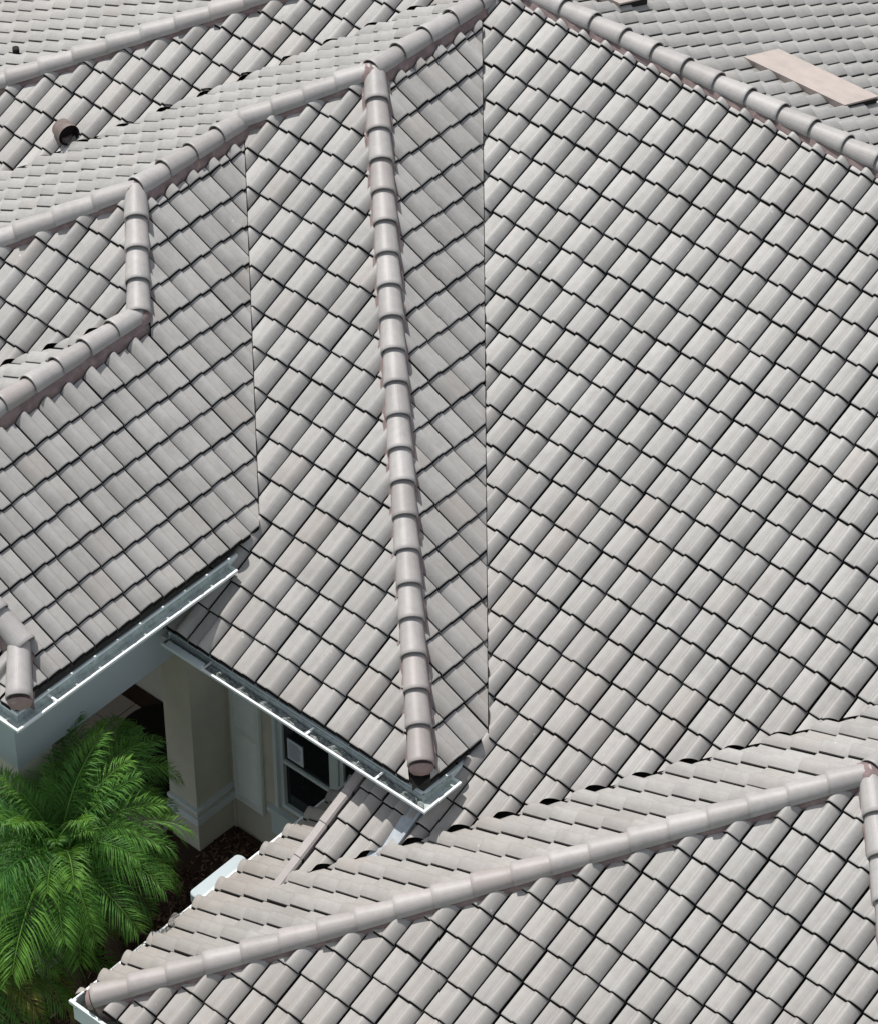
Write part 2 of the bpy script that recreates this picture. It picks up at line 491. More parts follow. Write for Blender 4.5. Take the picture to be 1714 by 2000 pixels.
shared = {}
MIRROR = {'B', 'C', 'E', 'F', 'T'}
def faces_for(n, W, v0, v1):
    fs = tile_faces(W, v0, v1, wide=n not in 'BCEF', foot=.003 if n in 'LMGTS' else -.012)
    if n in MIRROR:
        fs = [([(W - p[0], p[1], p[2]) for p in ps][::-1], uv[::-1] if uv else None, sg) for ps, uv, sg in fs]
    return fs
tiles = []       # (area, face, matrix, W, v0, v1, full, clipped faces)
for n, test, clips, last in PIECES:
    lat, dn, nor, org = face_frame(n)
    lat0, dn0, W, l = GR[n]
    # underlay deck: big sheet clipped
    big = 40
    cen = org + lat * 0
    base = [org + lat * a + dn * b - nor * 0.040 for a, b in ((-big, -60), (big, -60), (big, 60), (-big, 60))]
    pts = [tuple(p) for p in base]; uvs = [(0, 0)] * 4
    cl = [(c[0], c[1], c[2] + (c[3] if len(c) > 3 else 0.06)) for c in clips]
    if last is not None:
        (dx, dy), t, z0 = PL[n]
        k = math.sqrt(1 + t * t)
        # dval = last - .03  -> horizontal distance h along dir
        h = ((last - .05) * k + t * z0) / (1 + t * t)
        cl.append((dx, dy, h))
    # piece tests are turned into bands
    if test is not None:
        bands = {('A', 0): [ymin(18.6)], ('A', 1): [ymax(18.66)], ('Q', 4): [ymin(18.85)], ('Q', 5): [ymax(18.9)],
                 ('C', 6): [ymin(P5[1] - .03)], ('C', 7): [ymax(P5[1]), xmax(-19.6)], ('C', 8): [ymax(P5[1]), xmin(-19.64)],
                 ('L', 11): [ymin(P1[1])], ('L', 12): [ymax(P1[1]), ymin(P2[1])], ('L', 13): [ymax(P2[1]), ymin(P3[1])], ('L', 14): [ymax(P3[1])],
                 ('G', 17): [xmin(-17.05)], ('G', 18): [xmax(-17.02)]}
        idx = [i for i, p in enumerate(PIECES) if p[1] is test][0]
        cl += bands.get((n, idx), [])
    for c in cl:
        if pts: pts, uvs = clip_poly(pts, uvs, c, c[2])
    for lim in (xmin(-34), xmax(-8), ymin(12), ymax(31)):
        if pts: pts, uvs = clip_poly(pts, uvs, lim, lim[2])
    if pts:
        mb = slopes.setdefault(n, MB())
        mb.add([w(p) for p in pts])
    # tile range from the deck polygon
    if not pts: continue
    la = [Vector(p).dot(lat) for p in pts]; db = [Vector(p).dot(dn) for p in pts]
    i0, i1 = int((min(la) - lat0) / W) - 2, int((max(la) - lat0) / W) + 2
    j0, j1 = int((min(db) - dn0) / l) - 2, int((max(db) - dn0) / l) + 2
    if last is not None: j1 = math.ceil((last - dn0) / l - 0.001)
    for i in range(i0, i1 + 1):
        for j in range(j0, j1 + 1):
            v1 = dn0 + l * j
            v0 = v1 - l
            if last is not None and v1 > last:
                v1 = last
                if v1 - v0 < 0.03: continue
            if last is not None and 0 < last - v1 < 0.06: v1 = last
            a0 = lat0 + W * i
            cenp = org + lat * (a0 + W / 2) + dn * ((v0 + v1) / 2)
            if test and not test(cenp.x, cenp.y): continue
            # quick reject / full test on plan corners
            full = True; dead = False
            cr = [org + lat * (a0 + a) + dn * b for a, b in ((0, v0), (W, v0), (W, v1), (0, v1))]
            for c in clips:
                dd = [c[0] * p.x + c[1] * p.y - c[2] for p in cr]
                if min(dd) >= 0: dead = True; break
                if max(dd) > -0.02: full = False
            if dead: continue
            pp = [proj(w(p)) for p in cr]
            if max(p[0] for p in pp) < -260 or min(p[0] for p in pp) > 1980 or max(p[1] for p in pp) < -260 or min(p[1] for p in pp) > 2260: continue
            area = abs(sum(pp[k][0] * pp[(k + 1) % 4][1] - pp[(k + 1) % 4][0] * pp[k][1] for k in range(4))) / 2
            cxp = sum(p[0] for p in pp) / 4; cyp = sum(p[1] for p in pp) / 4
            if not (10 < cxp < 1704 and 10 < cyp < 1990): area = 0
            # hand-laid wobble
            wob = .006 * math.sin(i * .37 + j * 1.9) + .004 * math.sin(i * .11 + j * .7 + 1)
            rot = random.gauss(0, 0.004); dl = random.gauss(0, .0012) + .003 * math.sin(j * .21 + i * 2.1); dv = random.gauss(0, .0042) + wob; dz = random.gauss(0, .0016)
            ct, sn = math.cos(rot), math.sin(rot)
            X = lat * ct + dn * sn; Y = dn * ct - lat * sn
            o = org + lat * (a0 + dl) + dn * (v0 + dv) + nor * (dz - 0.012)
            o = Vector(w(o))
            mtx = Matrix(((X.x, Y.x, nor.x, o.x), (X.y, Y.y, nor.y, o.y), (X.z, Y.z, nor.z, o.z), (0, 0, 0, 1)))
            tl = v1 - v0
            faces = faces_for(n, W, -0.035, tl)
            if full:
                tiles.append((area, n, mtx, W, tl, None))
            else:
                res = []
                for ps, uv, sg in faces:
                    ws = [tuple(mtx @ Vector(p)) for p in ps]
                    us = list(uv) if uv else [(0.5, 0.5)] * len(ws)
                    for c in clips:
                        cc = c[2] + c[0] * OX + c[1] * OY
                        ws, us = clip_poly(ws, us, c, cc)
                        if not ws: break
                    if ws: res.append((ws, us if uv else None, sg))
                if res: tiles.append((area * .8, n, mtx, W, tl, res))

NAMES = {}
slope_obj = {}
for n, mb in slopes.items():
    slope_obj[n] = mb.build("roof_slope", M_DECK, house)

def emit(mb, faces, mtx, r):
    """faces into a mesh builder, welding the smooth top skin"""
    seen = {}
    for ps, uv, sg in faces:
        if mtx is not None: ps = [tuple(mtx @ Vector(p)) for p in ps]
        if sg:
            idx = []
            for p in ps:
                key = (round(p[0], 5), round(p[1], 5), round(p[2], 5))
                if key not in seen:
                    seen[key] = len(mb.v); mb.v.append(p)
                idx.append(seen[key])
            # drop degenerate
            cl_, cu = [], []
            for a, b in zip(idx, uv):
                if a not in cl_: cl_.append(a); cu.append(b)
            if len(cl_) > 2: mb.face(cl_, cu, r, True)
        else:
            mb.add(list(ps), uv if uv else [(0.5, 0.5)] * len(ps), r, False)

order = sorted(range(len(tiles)), key=lambda k: -tiles[k][0])
single = set(order[:296])
rest = MB()
for k, (area, n, mtx, W, tl, res) in enumerate(tiles):
    rv = random.random() * 0.98 + 0.01
    if k in single:
        if res is None:
            key = (round(W, 4), round(tl, 3), n in MIRROR, n in 'BCEF', n in 'LMGTS')
            if key not in shared:
                m0 = MB(); emit(m0, faces_for(n, W, -0.035, tl), None, 0.0)
                shared[key] = m0.mesh("roof_tile", M_TILE, M_SHADE)
            o = bpy.data.objects.new("roof_tile", shared[key])
            COL.objects.link(o); o.parent = slope_obj[n]; o.matrix_world = mtx
        else:
            m0 = MB(); org_ = mtx.translation
            inv = mtx.inverted()
            loc = [([tuple(inv @ Vector(p)) for p in ps], uv, sg) for ps, uv, sg in res]
            emit(m0, loc, None, 0.0)
            o = m0.build("roof_tile", M_TILE, slope_obj[n], M_SHADE); o.matrix_world = mtx
    else:
        emit(rest, res if res is not None else faces_for(n, W, -0.035, tl), None if res is not None else mtx, rv)
tag(rest.build("roof_tiles", M_TILE, house, M_SHADE), kind="stuff")
print("tiles", len(tiles))

# ------------------------------------------------------------------ ridge caps and mortar
def cap_mesh(length, r0, r1):
    mb = MB(); n = 14; th = 0.009
    secs = [(0.0, r0), (length * .9, r1 - .001), (length - .004, r1), (length, r1 - .004)]
    idx = []
    for y, r in secs:
        row = []
        for i in range(n + 1):
            a = math.pi * (i / n) * 1.06 - math.pi * .03
            row.append(len(mb.v)); mb.v.append((-r * math.cos(a), y, r * math.sin(a) * .93))
        idx.append(row)
    for (ra, ya), (rb, yb) in zip([(idx[k], secs[k][0]) for k in range(3)], [(idx[k + 1], secs[k + 1][0]) for k in range(3)]):
        for i in range(n):
            mb.face((ra[i], ra[i + 1], rb[i + 1], rb[i]), [(i / n, ya), ((i + 1) / n, ya), ((i + 1) / n, yb), (i / n, yb)], 0, True)
    for y, r, fl in ((length, r1 - .004, 0),):
        for i in range(n):
            a = math.pi * (i / n) * 1.06 - math.pi * .03; b = math.pi * ((i + 1) / n) * 1.06 - math.pi * .03
            pa, pb = (-r * math.cos(a), y, r * math.sin(a) * .93), (-r * math.cos(b), y, r * math.sin(b) * .93)
            q = r - th
            qa, qb = (-q * math.cos(a), y, q * math.sin(a) * .93), (-q * math.cos(b), y, q * math.sin(b) * .93)
            mb.add([pa, qa, qb, pb], [(0.5, 0.5)] * 4)
            mb.add([qa, (qa[0], y - .05, qa[2]), (qb[0], y - .05, qb[2]), qb], [(0.5, 0.5)] * 4)
    return mb
CAPS = {}
def ridge_run(a, b, count, gap=0.026, up=0.026, r=0.122, mort=0.125, msl=.38, end=False):
    """caps laid from a (high / start) to b, tails pointing to b"""
    a = Vector(w(a)); b = Vector(w(b))
    d = (b - a); Lt = d.length; d.normalize()
    side = d.cross(Vector((0, 0, 1))).normalized()
    upv = side.cross(d).normalized()
    step = Lt / count
    ln = round(step + .03, 2)
    if ln not in CAPS: CAPS[ln] = cap_mesh(ln, r - .014, r + .008).mesh("ridge_tile", M_CAP)
    for k in range(count):
        o = bpy.data.objects.new("ridge_tile", CAPS[ln]); COL.objects.link(o); o.parent = house
        t = step * (k + 1) + random.gauss(0, .003)
        p = a + d * (t - ln) + upv * (up + random.gauss(0, .0015)) + side * random.gauss(0, .002)
        # slope each cap a little so that its tail rides over the next head
        tilt = gap / ln
        dd = (d + upv * tilt).normalized(); uu = side.cross(dd).normalized()
        rot = random.gauss(0, .006); ss = (side * math.cos(rot) + uu * math.sin(rot)).normalized(); uu = ss.cross(dd).normalized()
        o.matrix_world = Matrix(((ss.x, dd.x, uu.x, p.x), (ss.y, dd.y, uu.y, p.y), (ss.z, dd.z, uu.z, p.z), (0, 0, 0, 1)))
    # mortar bed: lumpy prism
    mb = MB(); ns = max(4, int(Lt / .07)); rows = []
    for k in range(ns + 1):
        c = a + d * (Lt * k / ns)
        row = []
        for sx, sz in ((-1, -.2), (-.98, .035 - msl * mort), (-.55, up + .045), (.55, up + .045), (.98, .035 - msl * mort), (1, -.2)):
            q = c + side * (sx * mort + random.gauss(0, .004)) + upv * (sz + (random.gauss(0, .004) if sz > -.19 else 0))
            row.append(len(mb.v)); mb.v.append(tuple(q))
        rows.append(row)
    for r0_, r1_ in zip(rows[:-1], rows[1:]):
        for i in range(5): mb.face((r0_[i], r0_[i + 1], r1_[i + 1], r1_[i]), None, 0, False)
    mb.face(rows[0][::-1]); mb.face(rows[-1])
    mb.build("mortar_bed", M_MORTAR, house)
    if end:   # rounded mortar plug at the foot of a hip
        m2 = MB(); c = b + upv * (up - .02) - d * .03; k0 = len(m2.v); n = 10
        for q in range(4):
            ph = q / 3 * math.pi / 2
            for i in range(n + 1):
                th_ = math.pi * i / n
                rr = (r - .004) * math.cos(ph) ** .7
                m2.v.append(tuple(c + d * (.045 + .075 * math.sin(ph)) + side * (-rr * math.cos(th_)) + upv * (rr * math.sin(th_) - .02 * math.sin(ph))))
        for q in range(3):
            for i in range(n):
                x = k0 + q * (n + 1) + i
                m2.face((x, x + 1, x + n + 2, x + n + 1), None, 0, True)
        m2.build("hip_end_mortar", M_PLUG, house)

def at(n, x, y): return (x, y, zat(n, x, y))
RX, RY = -21.45, 24.96
zr = -21.76
ridge_run((-21.38, RY, zr), (-13.6, RY, zr), 19, mort=.15, msl=.45)                          # main ridge
ridge_run((P1[0], RY + .02, P1[2]), (P1[0], P1[1], P1[2]), 5, mort=.155, msl=.5)             # short upper ridge
SH = .065
ridge_run((P1[0] + SH * .4, P1[1] + SH * .4, P1[2]), (-16.42 + SH, P1[1] - (-16.42 - P1[0]) + SH, zat('B', -16.42, 0)), 21, mort=.15, msl=.42, end=True)     # long front hip
ridge_run(P1, P2, 4)
ridge_run(P2, P3, 4, mort=.155, msl=.5)
ridge_run(P3, P5, 4)
ridge_run(P5, (P5[0], 14.9, P5[2]), 12, mort=.155, msl=.5)
ridge_run(P3, at('L', P3[0] - 2.6, P3[1] - 2.6), 9)
hk = solve3('K', 'M', 'L')
ridge_run((-22.9, zat('M', -22.9, 0) and (zat('M', -22.9, 0) - PL['K'][2]) / .525, zat('M', -22.9, 0)), (-27.4, (zat('M', -27.4, 0) - PL['K'][2]) / .525, zat('M', -27.4, 0)), 16)
ridge_run(P6, at('G', -17.50, P6[1] - (P6[0] + 17.50) * 1.0), 20, end=True)
ridge_run(P6, at('D', P6[0] + 2.2, P6[1] - 2.2), 8)
ridge_run((P6[0], 22.4, P6[2]), P6, 8)
# rake and short hip at the corner of the left wing
ridge_run(at('C', -20.35, 16.07), at('C', -19.68, 16.07), 2, up=.05)
ridge_run(at('C', -19.70, 16.05), at('C', -19.34, 15.69), 1, up=.05, end=True)

# mortar at junctions
def blob(c, r, name="mortar_patch"):
    mb = MB(); c = Vector(w(c)); n = 12
    for q in range(5):
        ph = q / 4 * math.pi / 2
        for i in range(n):
            a = 2 * math.pi * i / n
            rr = r * math.cos(ph) * random.uniform(.9, 1.08)
            mb.v.append((c.x + rr * math.cos(a), c.y + rr * math.sin(a), c.z + r * .8 * math.sin(ph)))
    for q in range(4):
        for i in range(n):
            j = (i + 1) % n
            mb.face((q * n + i, q * n + j, (q + 1) * n + j, (q + 1) * n + i), None, 0, True)
    mb.build(name, M_MORTAR, house)
for p, r in ((P1, .155), (P2, .14), (P3, .15), (P5, .15), (P6, .16), ((-21.42, RY, zr), .15), (at('C', -19.70, 16.05), .12)):
    blob((p[0], p[1], p[2] + .005), r)

# rake tiles on the free edge of the big slope, standing above the low roof strip
for k in range(4):
    y1 = 18.12 - k * .36; y0 = y1 - .385
    mb = MB()
    pts = []
    xl, xr = -17.135, -17.03
    za, zb = zat('A', 0, y1) + .045, zat('A', 0, y0) + .062
    a = [(xl, y1, za - .17), (xl, y1, za - .01), (xl + .012, y1, za), (xr - .02, y1, za), (xr, y1, za - .02), (xr, y1, za - .10)]
    b = [(x, y0, z + (zb - za)) for x, _, z in a]
    for i in range(5):
        mb.add([w(a[i]), w(b[i]), w(b[i + 1]), w(a[i + 1])], [(i / 5, 0), (i / 5, .38), ((i + 1) / 5, .38), ((i + 1) / 5, 0)])
    mb.add([w(p) for p in b][::-1], [(0.5, 0.5)] * 6)
    mb.build("rake_tile", M_CAP, house)

# valley flashing strip on the big slope below the gutter corner
mb = MB()
for x0, x1, dz in ((-16.50, -16.32, .022), (-16.32, -16.29, .05)):
    ya, yb = 18.25, 17.28
    q = [(x0, ya, zat('A', x0, ya) + dz), (x1, ya, zat('A', x1, ya) + dz), (x1, yb, zat('A', x1, yb) + dz), (x0, yb, zat('A', x0, yb) + dz)]
    mb.add([w(p) for p in q])
    mb.add([w((q[0][0], q[0][1], q[0][2] - .03)), w(q[0]), w(q[3]), w((q[3][0], q[3][1], q[3][2] - .03))])
    mb.add([w((q[1][0], q[1][1], q[1][2] - .04)), w(q[1]), w(q[2]), w((q[2][0], q[2][1], q[2][2] - .04))])
mb.build("flashing_strip", M_FLASH, house)
# valley metal seen along the long valleys
for f, g, x0, x1 in (('B', 'A', -21.2, -16.3), ('C', 'Q', -22.2, -19.4)):
    ln = []
    for x in (x0, x1):
        cf, af, bf = zc(f); cg, ag, bg_ = zc(g)
        y = -((cf - cg) + (af - ag) * x) / (bf - bg_)
        ln.append(Vector((x, y, zat(f, x, y))))
    mb = MB()
    d = (ln[1] - ln[0]).normalized(); s_ = Vector((d.y, -d.x, 0)).normalized()
    for sg, n_ in ((1, None), (-1, None)):
        e0 = ln[0] + s_ * sg * .05; e1 = ln[1] + s_ * sg * .05
        fn = f if zat(f, e0.x, e0.y) >= zat(g, e0.x, e0.y) else g
        e0.z = zat(fn, e0.x, e0.y) - .015; e1.z = zat(fn, e1.x, e1.y) - .015
        mb.add([w(ln[0] - Vector((0, 0, .015))), w(ln[1] - Vector((0, 0, .015))), w(e1), w(e0)])
    mb.build("valley_flashing", M_OLDZINC, house)

# ------------------------------------------------------------------ gutters, fascia, soffits
def gutter(p0, p1, outward, width=.135, depth=.070, mitre0=0, mitre1=0, silt=True, cap0=True, cap1=True):
    """p0,p1: outer lip top line; outward: plan unit vector.  mitre: +1 longer outside, -1 shorter"""
    p0 = Vector(p0); p1 = Vector(p1); o = Vector((outward[0], outward[1], 0)); d = (p1 - p0).normalized()
    def ring(p, m):
        def q(off, z):   # off = distance inward from outer lip
            return w(p - o * off + d * (m * off) + Vector((0, 0, z)))
        return q
    q0, q1 = ring(p0, mitre0), ring(p1, mitre1)
    lining = MB(); shell = MB(); lip = MB()
    prof_in = [(.016, -.004), (.030, -.045), (.045, -depth + .01), (width - .012, -depth + .01), (width - .006, -.0)]
    for (a, za), (b, zb) in zip(prof_in[:-1], prof_in[1:]):
        lining.add([q0(a, za), q1(a, za), q1(b, zb), q0(b, zb)])
    prof_out = [(-.002, -.012), (.006, -.045), (.034, -depth), (width, -depth), (width, .012)]
    for (a, za), (b, zb) in zip(prof_out[:-1], prof_out[1:]):
        shell.add([q0(a, za), q0(b, zb), q1(b, zb), q1(a, za)])
    pl_ = [(-.004, -.014), (-.004, 0), (.018, 0), (.018, -.012)]
    for (a, za), (b, zb) in zip(pl_[:-1], pl_[1:]):
        lip.add([q0(a, za), q0(b, zb), q1(b, zb), q1(a, za)])
    lip.add([q0(*p) for p in pl_]); lip.add([q1(*p) for p in pl_][::-1])
    pb = [(width - .004, -.004), (width - .004, .014), (width + .006, .014), (width + .006, -.004)]
    for (a, za), (b, zb) in zip(pb[:-1], pb[1:]):
        lining.add([q0(a, za), q0(b, zb), q1(b, zb), q1(a, za)])
    for qq, c in ((q0, cap0), (q1, cap1)):
        if c: shell.add([qq(a, z) for a, z in ((0, 0), (.006, -.045), (.034, -depth), (width, -depth), (width, .0))])
    g = shell.build("gutter", M_TRIM, house)
    lining.build("gutter_trough", M_GALV, g)
    lip.build("gutter_lip", M_WHITE, g)
    if silt:
        m = MB(); L_ = (p1 - p0).length; ns = int(L_ / .035)
        rows = []
        for k in range(ns + 1):
            row = []
            for j in range(6):
                off = .034 + (width - .046) * j / 5
                t = k / ns
                qa, qb = Vector(q0(off, -depth + .012)), Vector(q1(off, -depth + .012))
                p = qa.lerp(qb, t); p.z += random.uniform(0.018, .046) * (1 if 0 < j < 5 else .3)
                row.append(len(m.v)); m.v.append(tuple(p))
            rows.append(row)
        for a, b in zip(rows[:-1], rows[1:]):
            for j in range(5): m.face((a[j], b[j], b[j + 1], a[j + 1]))
        m.build("gutter_silt", M_SILT, g)
    return g
def hanger(p, o, width=.135, parent=None):
    mb = MB(); o = Vector((o[0], o[1], 0)); s = Vector((-o.y, o.x, 0)); p = Vector(p)
    q = [p + s * .012 + o * .0, p - s * .012 + o * 0, p - s * .012 - o * width, p + s * .012 - o * width]
    mb.prism([w(Vector(x) + Vector((0, 0, -.002))) for x in q], (0, 0, .008))
    mb.build("gutter_hanger", M_WHITE, parent)

zq = -25.055
g1 = gutter((-19.56, 17.715, zq), (-16.085, 17.715, zq), (0, -1), mitre1=-1, cap1=False)
g2 = gutter((-16.085, 17.715, zq), (-16.085, 18.235, zq), (1, 0), mitre0=1, cap0=False, silt=False)
zg = -24.37
g3 = gutter((-19.19, 15.50, zg), (-19.19, 18.46, zg), (1, 0), mitre0=1, cap0=False, silt=False)
g4 = gutter((-23.5, 15.50, zg), (-19.19, 15.50, zg), (0, -1), mitre1=-1, cap1=False, silt=False)
for x in (-17.62, -16.72): hanger((x, 17.715, zq), (0, -1), parent=g1)
hanger((-18.99, 17.715, zq), (0, -1), parent=g1)
hanger((-19.19, 16.02, zg), (1, 0), parent=g3)
# white end flap covering the start of the long gutter
mb = MB()
mb.prism([w(p) for p in ((-19.50, 17.70, zq + .012), (-19.02, 17.70, zq + .012), (-18.99, 17.735, zq + .012), (-19.01, 17.775, zq + .012), (-19.50, 17.775, zq + .012))], (0, 0, .012))
mb.build("gutter_end_flap", M_TRIM, g1)
# short closed gutter box on the low eave
mb = MB(); xa, xb, ya, yb = -17.86, -17.74, 16.30, 16.98
ring = []
for i in range(9):
    a = math.pi * i / 8
    ring.append((xa + .06 - .06 * math.sin(a) if False else (xa + xb) / 2 - .075 * math.cos(a), yb - .04 + .05 * math.sin(a)))
for i in range(9):
    a = math.pi * i / 8
    ring.append(((xa + xb) / 2 + .075 * math.cos(a), ya + .04 - .05 * math.sin(a)))
mb.prism([w((x, y, -26.42)) for x, y in ring], (0, 0, .13))
o = mb.build("closed_gutter_box", M_BEAM, house)
md = o.modifiers.new("bevel", 'BEVEL'); md.width = .015; md.segments = 2; md.limit_method = 'ANGLE'

def trim(name, a, b, m=M_TRIM):
    mb = MB(); wbox(mb, a, b); return mb.build(name, m, house)
trim("fascia", (-19.60, 17.86, -25.22), (-16.24, 17.89, -25.03))
trim("fascia", (-16.25, 17.89, -25.22), (-16.222, 18.62, -25.03))
trim("fascia", (-19.345, 15.65, -24.55), (-19.325, 18.60, -24.33))
trim("fascia", (-23.5, 15.63, -24.55), (-19.325, 15.648, -24.33))
trim("soffit", (-19.74, 17.892, -25.22), (-16.252, 18.75, -25.20), M_STUCCO)
trim("soffit", (-19.74, 15.65, -24.55), (-19.347, 18.74, -24.53), M_STUCCO)
trim("soffit", (-23.5, 15.65, -24.55), (-19.742, 15.90, -24.53), M_STUCCO)
# low eave: white drip edge and fascia
trim("drip_edge", (-17.735, 14.60, -26.335), (-17.70, 18.42, -26.285), M_WHITE)
trim("fascia", (-17.72, 14.62, -26.50), (-17.70, 18.42, -26.337))
trim("drip_edge", (-17.735, 14.565, -26.30), (-10.5, 14.598, -26.262), M_TRIM)
trim("fascia", (-17.72, 14.60, -26.54), (-10.5, 14.619, -26.302))
trim("soffit", (-17.70, 14.62, -26.50), (-17.2, 18.42, -26.48), M_STUCCO)
trim("soffit", (-17.20, 14.62, -26.50), (-10.5, 15.0, -26.48), M_STUCCO)

# ------------------------------------------------------------------ walls
GZ = -28.6
def wall(a, b, name="wall", m=M_STUCCO): return trim(name, a, b, m)
XW, YW = -19.74, 18.75
# left wing, wall facing the courtyard with the porch opening (jamb at y 18.21, head at z -25.57)
wall((XW - .30, 15.90, -25.57), (XW, YW, -24.552), "beam", M_BEAM)                 # head above the opening
wall((XW - .40, 18.21, GZ), (XW, YW, -25.572))                     # pier beside the opening
wall((XW - .40, 15.90, GZ), (XW, 16.35, -25.572))                  # corner pier
wall((-24.0, 15.90, -25.57), (XW - .302, 16.05, -24.552))              # front head only; opening below added to let light into the porch
# porch shell
wall((-24.0, 19.50, GZ), (XW - .402, 19.62, -24.552))
wall((-24.1, 15.90, GZ), (-23.98, 19.62, -24.552))
wall((-23.98, 16.05, -25.40), (XW - .302, 19.50, -25.36), "porch_ceiling")
wall((XW - .40, YW + .002, GZ), (XW - .28, 19.5, -25.41))
# wall with shutter and windows, built round its openings
WX0, WX1, WX2, WX3 = -19.06, -18.30, -18.20, -17.45
ZS, ZH = -27.86, -25.75
wall((XW, YW, GZ), (WX0 - .05, YW + .2, -25.21))
wall((WX0 - .05, YW, GZ), (WX3 + .05, YW + .2, ZS))
wall((WX0 - .05, YW, ZH), (WX3 + .05, YW + .2, -25.21))
wall((WX3 + .05, YW, GZ), (-16.65, YW + .2, -25.21))
wall((-16.85, YW + .2, GZ), (-16.65, 20.5, -24.9))
# low wing walls
wall((-17.2, 15.0, GZ), (-17.05, 18.748, -26.51))
wall((-17.05, 15.0, GZ), (-10.5, 15.15, -26.51))
# moulded band round the pier
for k, (t, za, zb) in enumerate(((.045, -27.96, -27.92), (.03, -28.02, -27.962), (.055, -28.12, -28.022))):
    mb = MB()
    wbox(mb, (XW, 18.21 - t, za), (XW + t, YW, zb))
    wbox(mb, (XW - .40 - .0, 18.21 - t, za), (XW, 18.208, zb))
    mb.build("wall_band", M_TRIM if k != 1 else M_STUCCO, house)
mb = MB(); wbox(mb, (XW + .002, YW - .02, GZ), (XW + .032, YW - .002, -25.25)); mb.build("corner_bead", M_STUCCO, house)
# sill and apron under the window
trim("window_sill", (WX0 - .12, YW - .07, ZS - .07), (WX3 + .12, YW - .002, ZS - .005))
trim("sill_apron", (WX0 - .10, YW - .03, ZS - .42), (WX3 + .10, YW - .003, ZS - .072))
# shutter
mb = MB(); SX0, SX1, SZ0, SZ1 = -19.68, -19.27, -28.10, -26.00
wbox(mb, (SX0, YW - .045, SZ0), (SX0 + .05, YW - .004, SZ1)); wbox(mb, (SX1 - .05, YW - .045, SZ0), (SX1, YW - .004, SZ1))
for z in (SZ0, -27.08, SZ1 - .09): wbox(mb, (SX0 + .05, YW - .043, z), (SX1 - .05, YW - .004, z + .09))
sh = mb.build("shutter", M_SHUT, house)
slat0 = None
for z0, z1 in ((SZ0 + .09, -27.08), (-26.99, SZ1 - .09)):
    nsl = int((z1 - z0) / .052)
    for k in range(nsl):
        z = z0 + (k + .5) * (z1 - z0) / nsl
        if slat0 is None:
            mb = MB()
            mb.prism([(-.155, -.008, -.024), (-.155, .014, .020), (-.155, .018, .016), (-.155, -.002, -.026)], (.31, 0, 0))
            slat0 = mb.mesh("shutter_slat", M_SHUT)
        o = bpy.data.objects.new("shutter_slat", slat0); COL.objects.link(o); o.parent = sh
        o.location = w(((SX0 + SX1) / 2, YW - .030, z))
# windows
def window(x0, x1):
    mb = MB(); y0, y1 = YW + .03, YW + .09; f = .05
    wbox(mb, (x0, y0, ZS), (x0 + f, y1, ZH)); wbox(mb, (x1 - f, y0, ZS), (x1, y1, ZH))
    wbox(mb, (x0 + f, y0, ZS), (x1 - f, y1, ZS + f)); wbox(mb, (x0 + f, y0, ZH - f), (x1 - f, y1, ZH))
    wbox(mb, (x0 + f, y0 + .005, -27.19), (x1 - f, y1, -27.145))
    o = mb.build("window", M_TRIM, house)
    for za, zb, dy in ((ZS + f, -27.192, .045), (-27.143, ZH - f, .03)):
        m = MB(); wbox(m, (x0 + f, y0 + dy, za), (x1 - f, y0 + dy + .008, zb)); m.build("pane", M_GLASS, o)
    return o
w1 = window(WX0, WX1)
w2 = window(WX2, WX3)
trim("window_post", (WX1 + .002, YW + .005, ZS), (WX2 - .002, YW + .1, ZH))
trim("window_casing", (WX0 - .048, YW - .015, ZS), (WX0 - .002, YW + .09, ZH))
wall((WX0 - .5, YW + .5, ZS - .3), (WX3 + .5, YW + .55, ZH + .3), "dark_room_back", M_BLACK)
# printed notice on the glass
mb = MB(); wbox(mb, (-18.955, YW + .048, -27.085), (-18.735, YW + .056, -26.80)); nt_ = mb.build("window_notice", M_PAPER, w1)
mb = MB()
for k in range(7):
    z = -26.84 - k * .033
    wbox(mb, (-18.935, YW + .0455, z - .006), (-18.76 - random.uniform(0, .05), YW + .0475, z + .004))
mb.build("notice_print", M_INK, w1)

# ------------------------------------------------------------------ roof vents
def pipe_hood():
    c = Vector(w((-25.14, 21.93, -23.82)))
    ax = Vector((0.93, -0.26, 0.02)).normalized()
    mb = MB(); mb.tube(c - ax * .10, c + ax * .09, .112, .128, 24, True, False)
    u = mb.build("vent_hood", M_BROWN, house)
    m2 = MB(); m2.tube(c + ax * .082, c + ax * .03, .119, .115, 24, False, True)  # black disc painted in as the shade inside the hood
    m2.build("hood_throat_shade", M_BLACK, u)
    m3 = MB(); b = c - ax * .02
    m3.tube((b.x, b.y, b.z - .26), (b.x, b.y, b.z - .04), .085, .085, 18)
    m3.build("vent_pipe", M_BROWN, u)
pipe_hood()
mb = MB(); c = Vector(w((-26.96, 22.88, zat('M', -26.96, 22.88) + .02)))
mb.tube(c, c + Vector((0, 0, .10)), .04, .04, 16); mb.build("vent_pipe", M_BLACK, house)
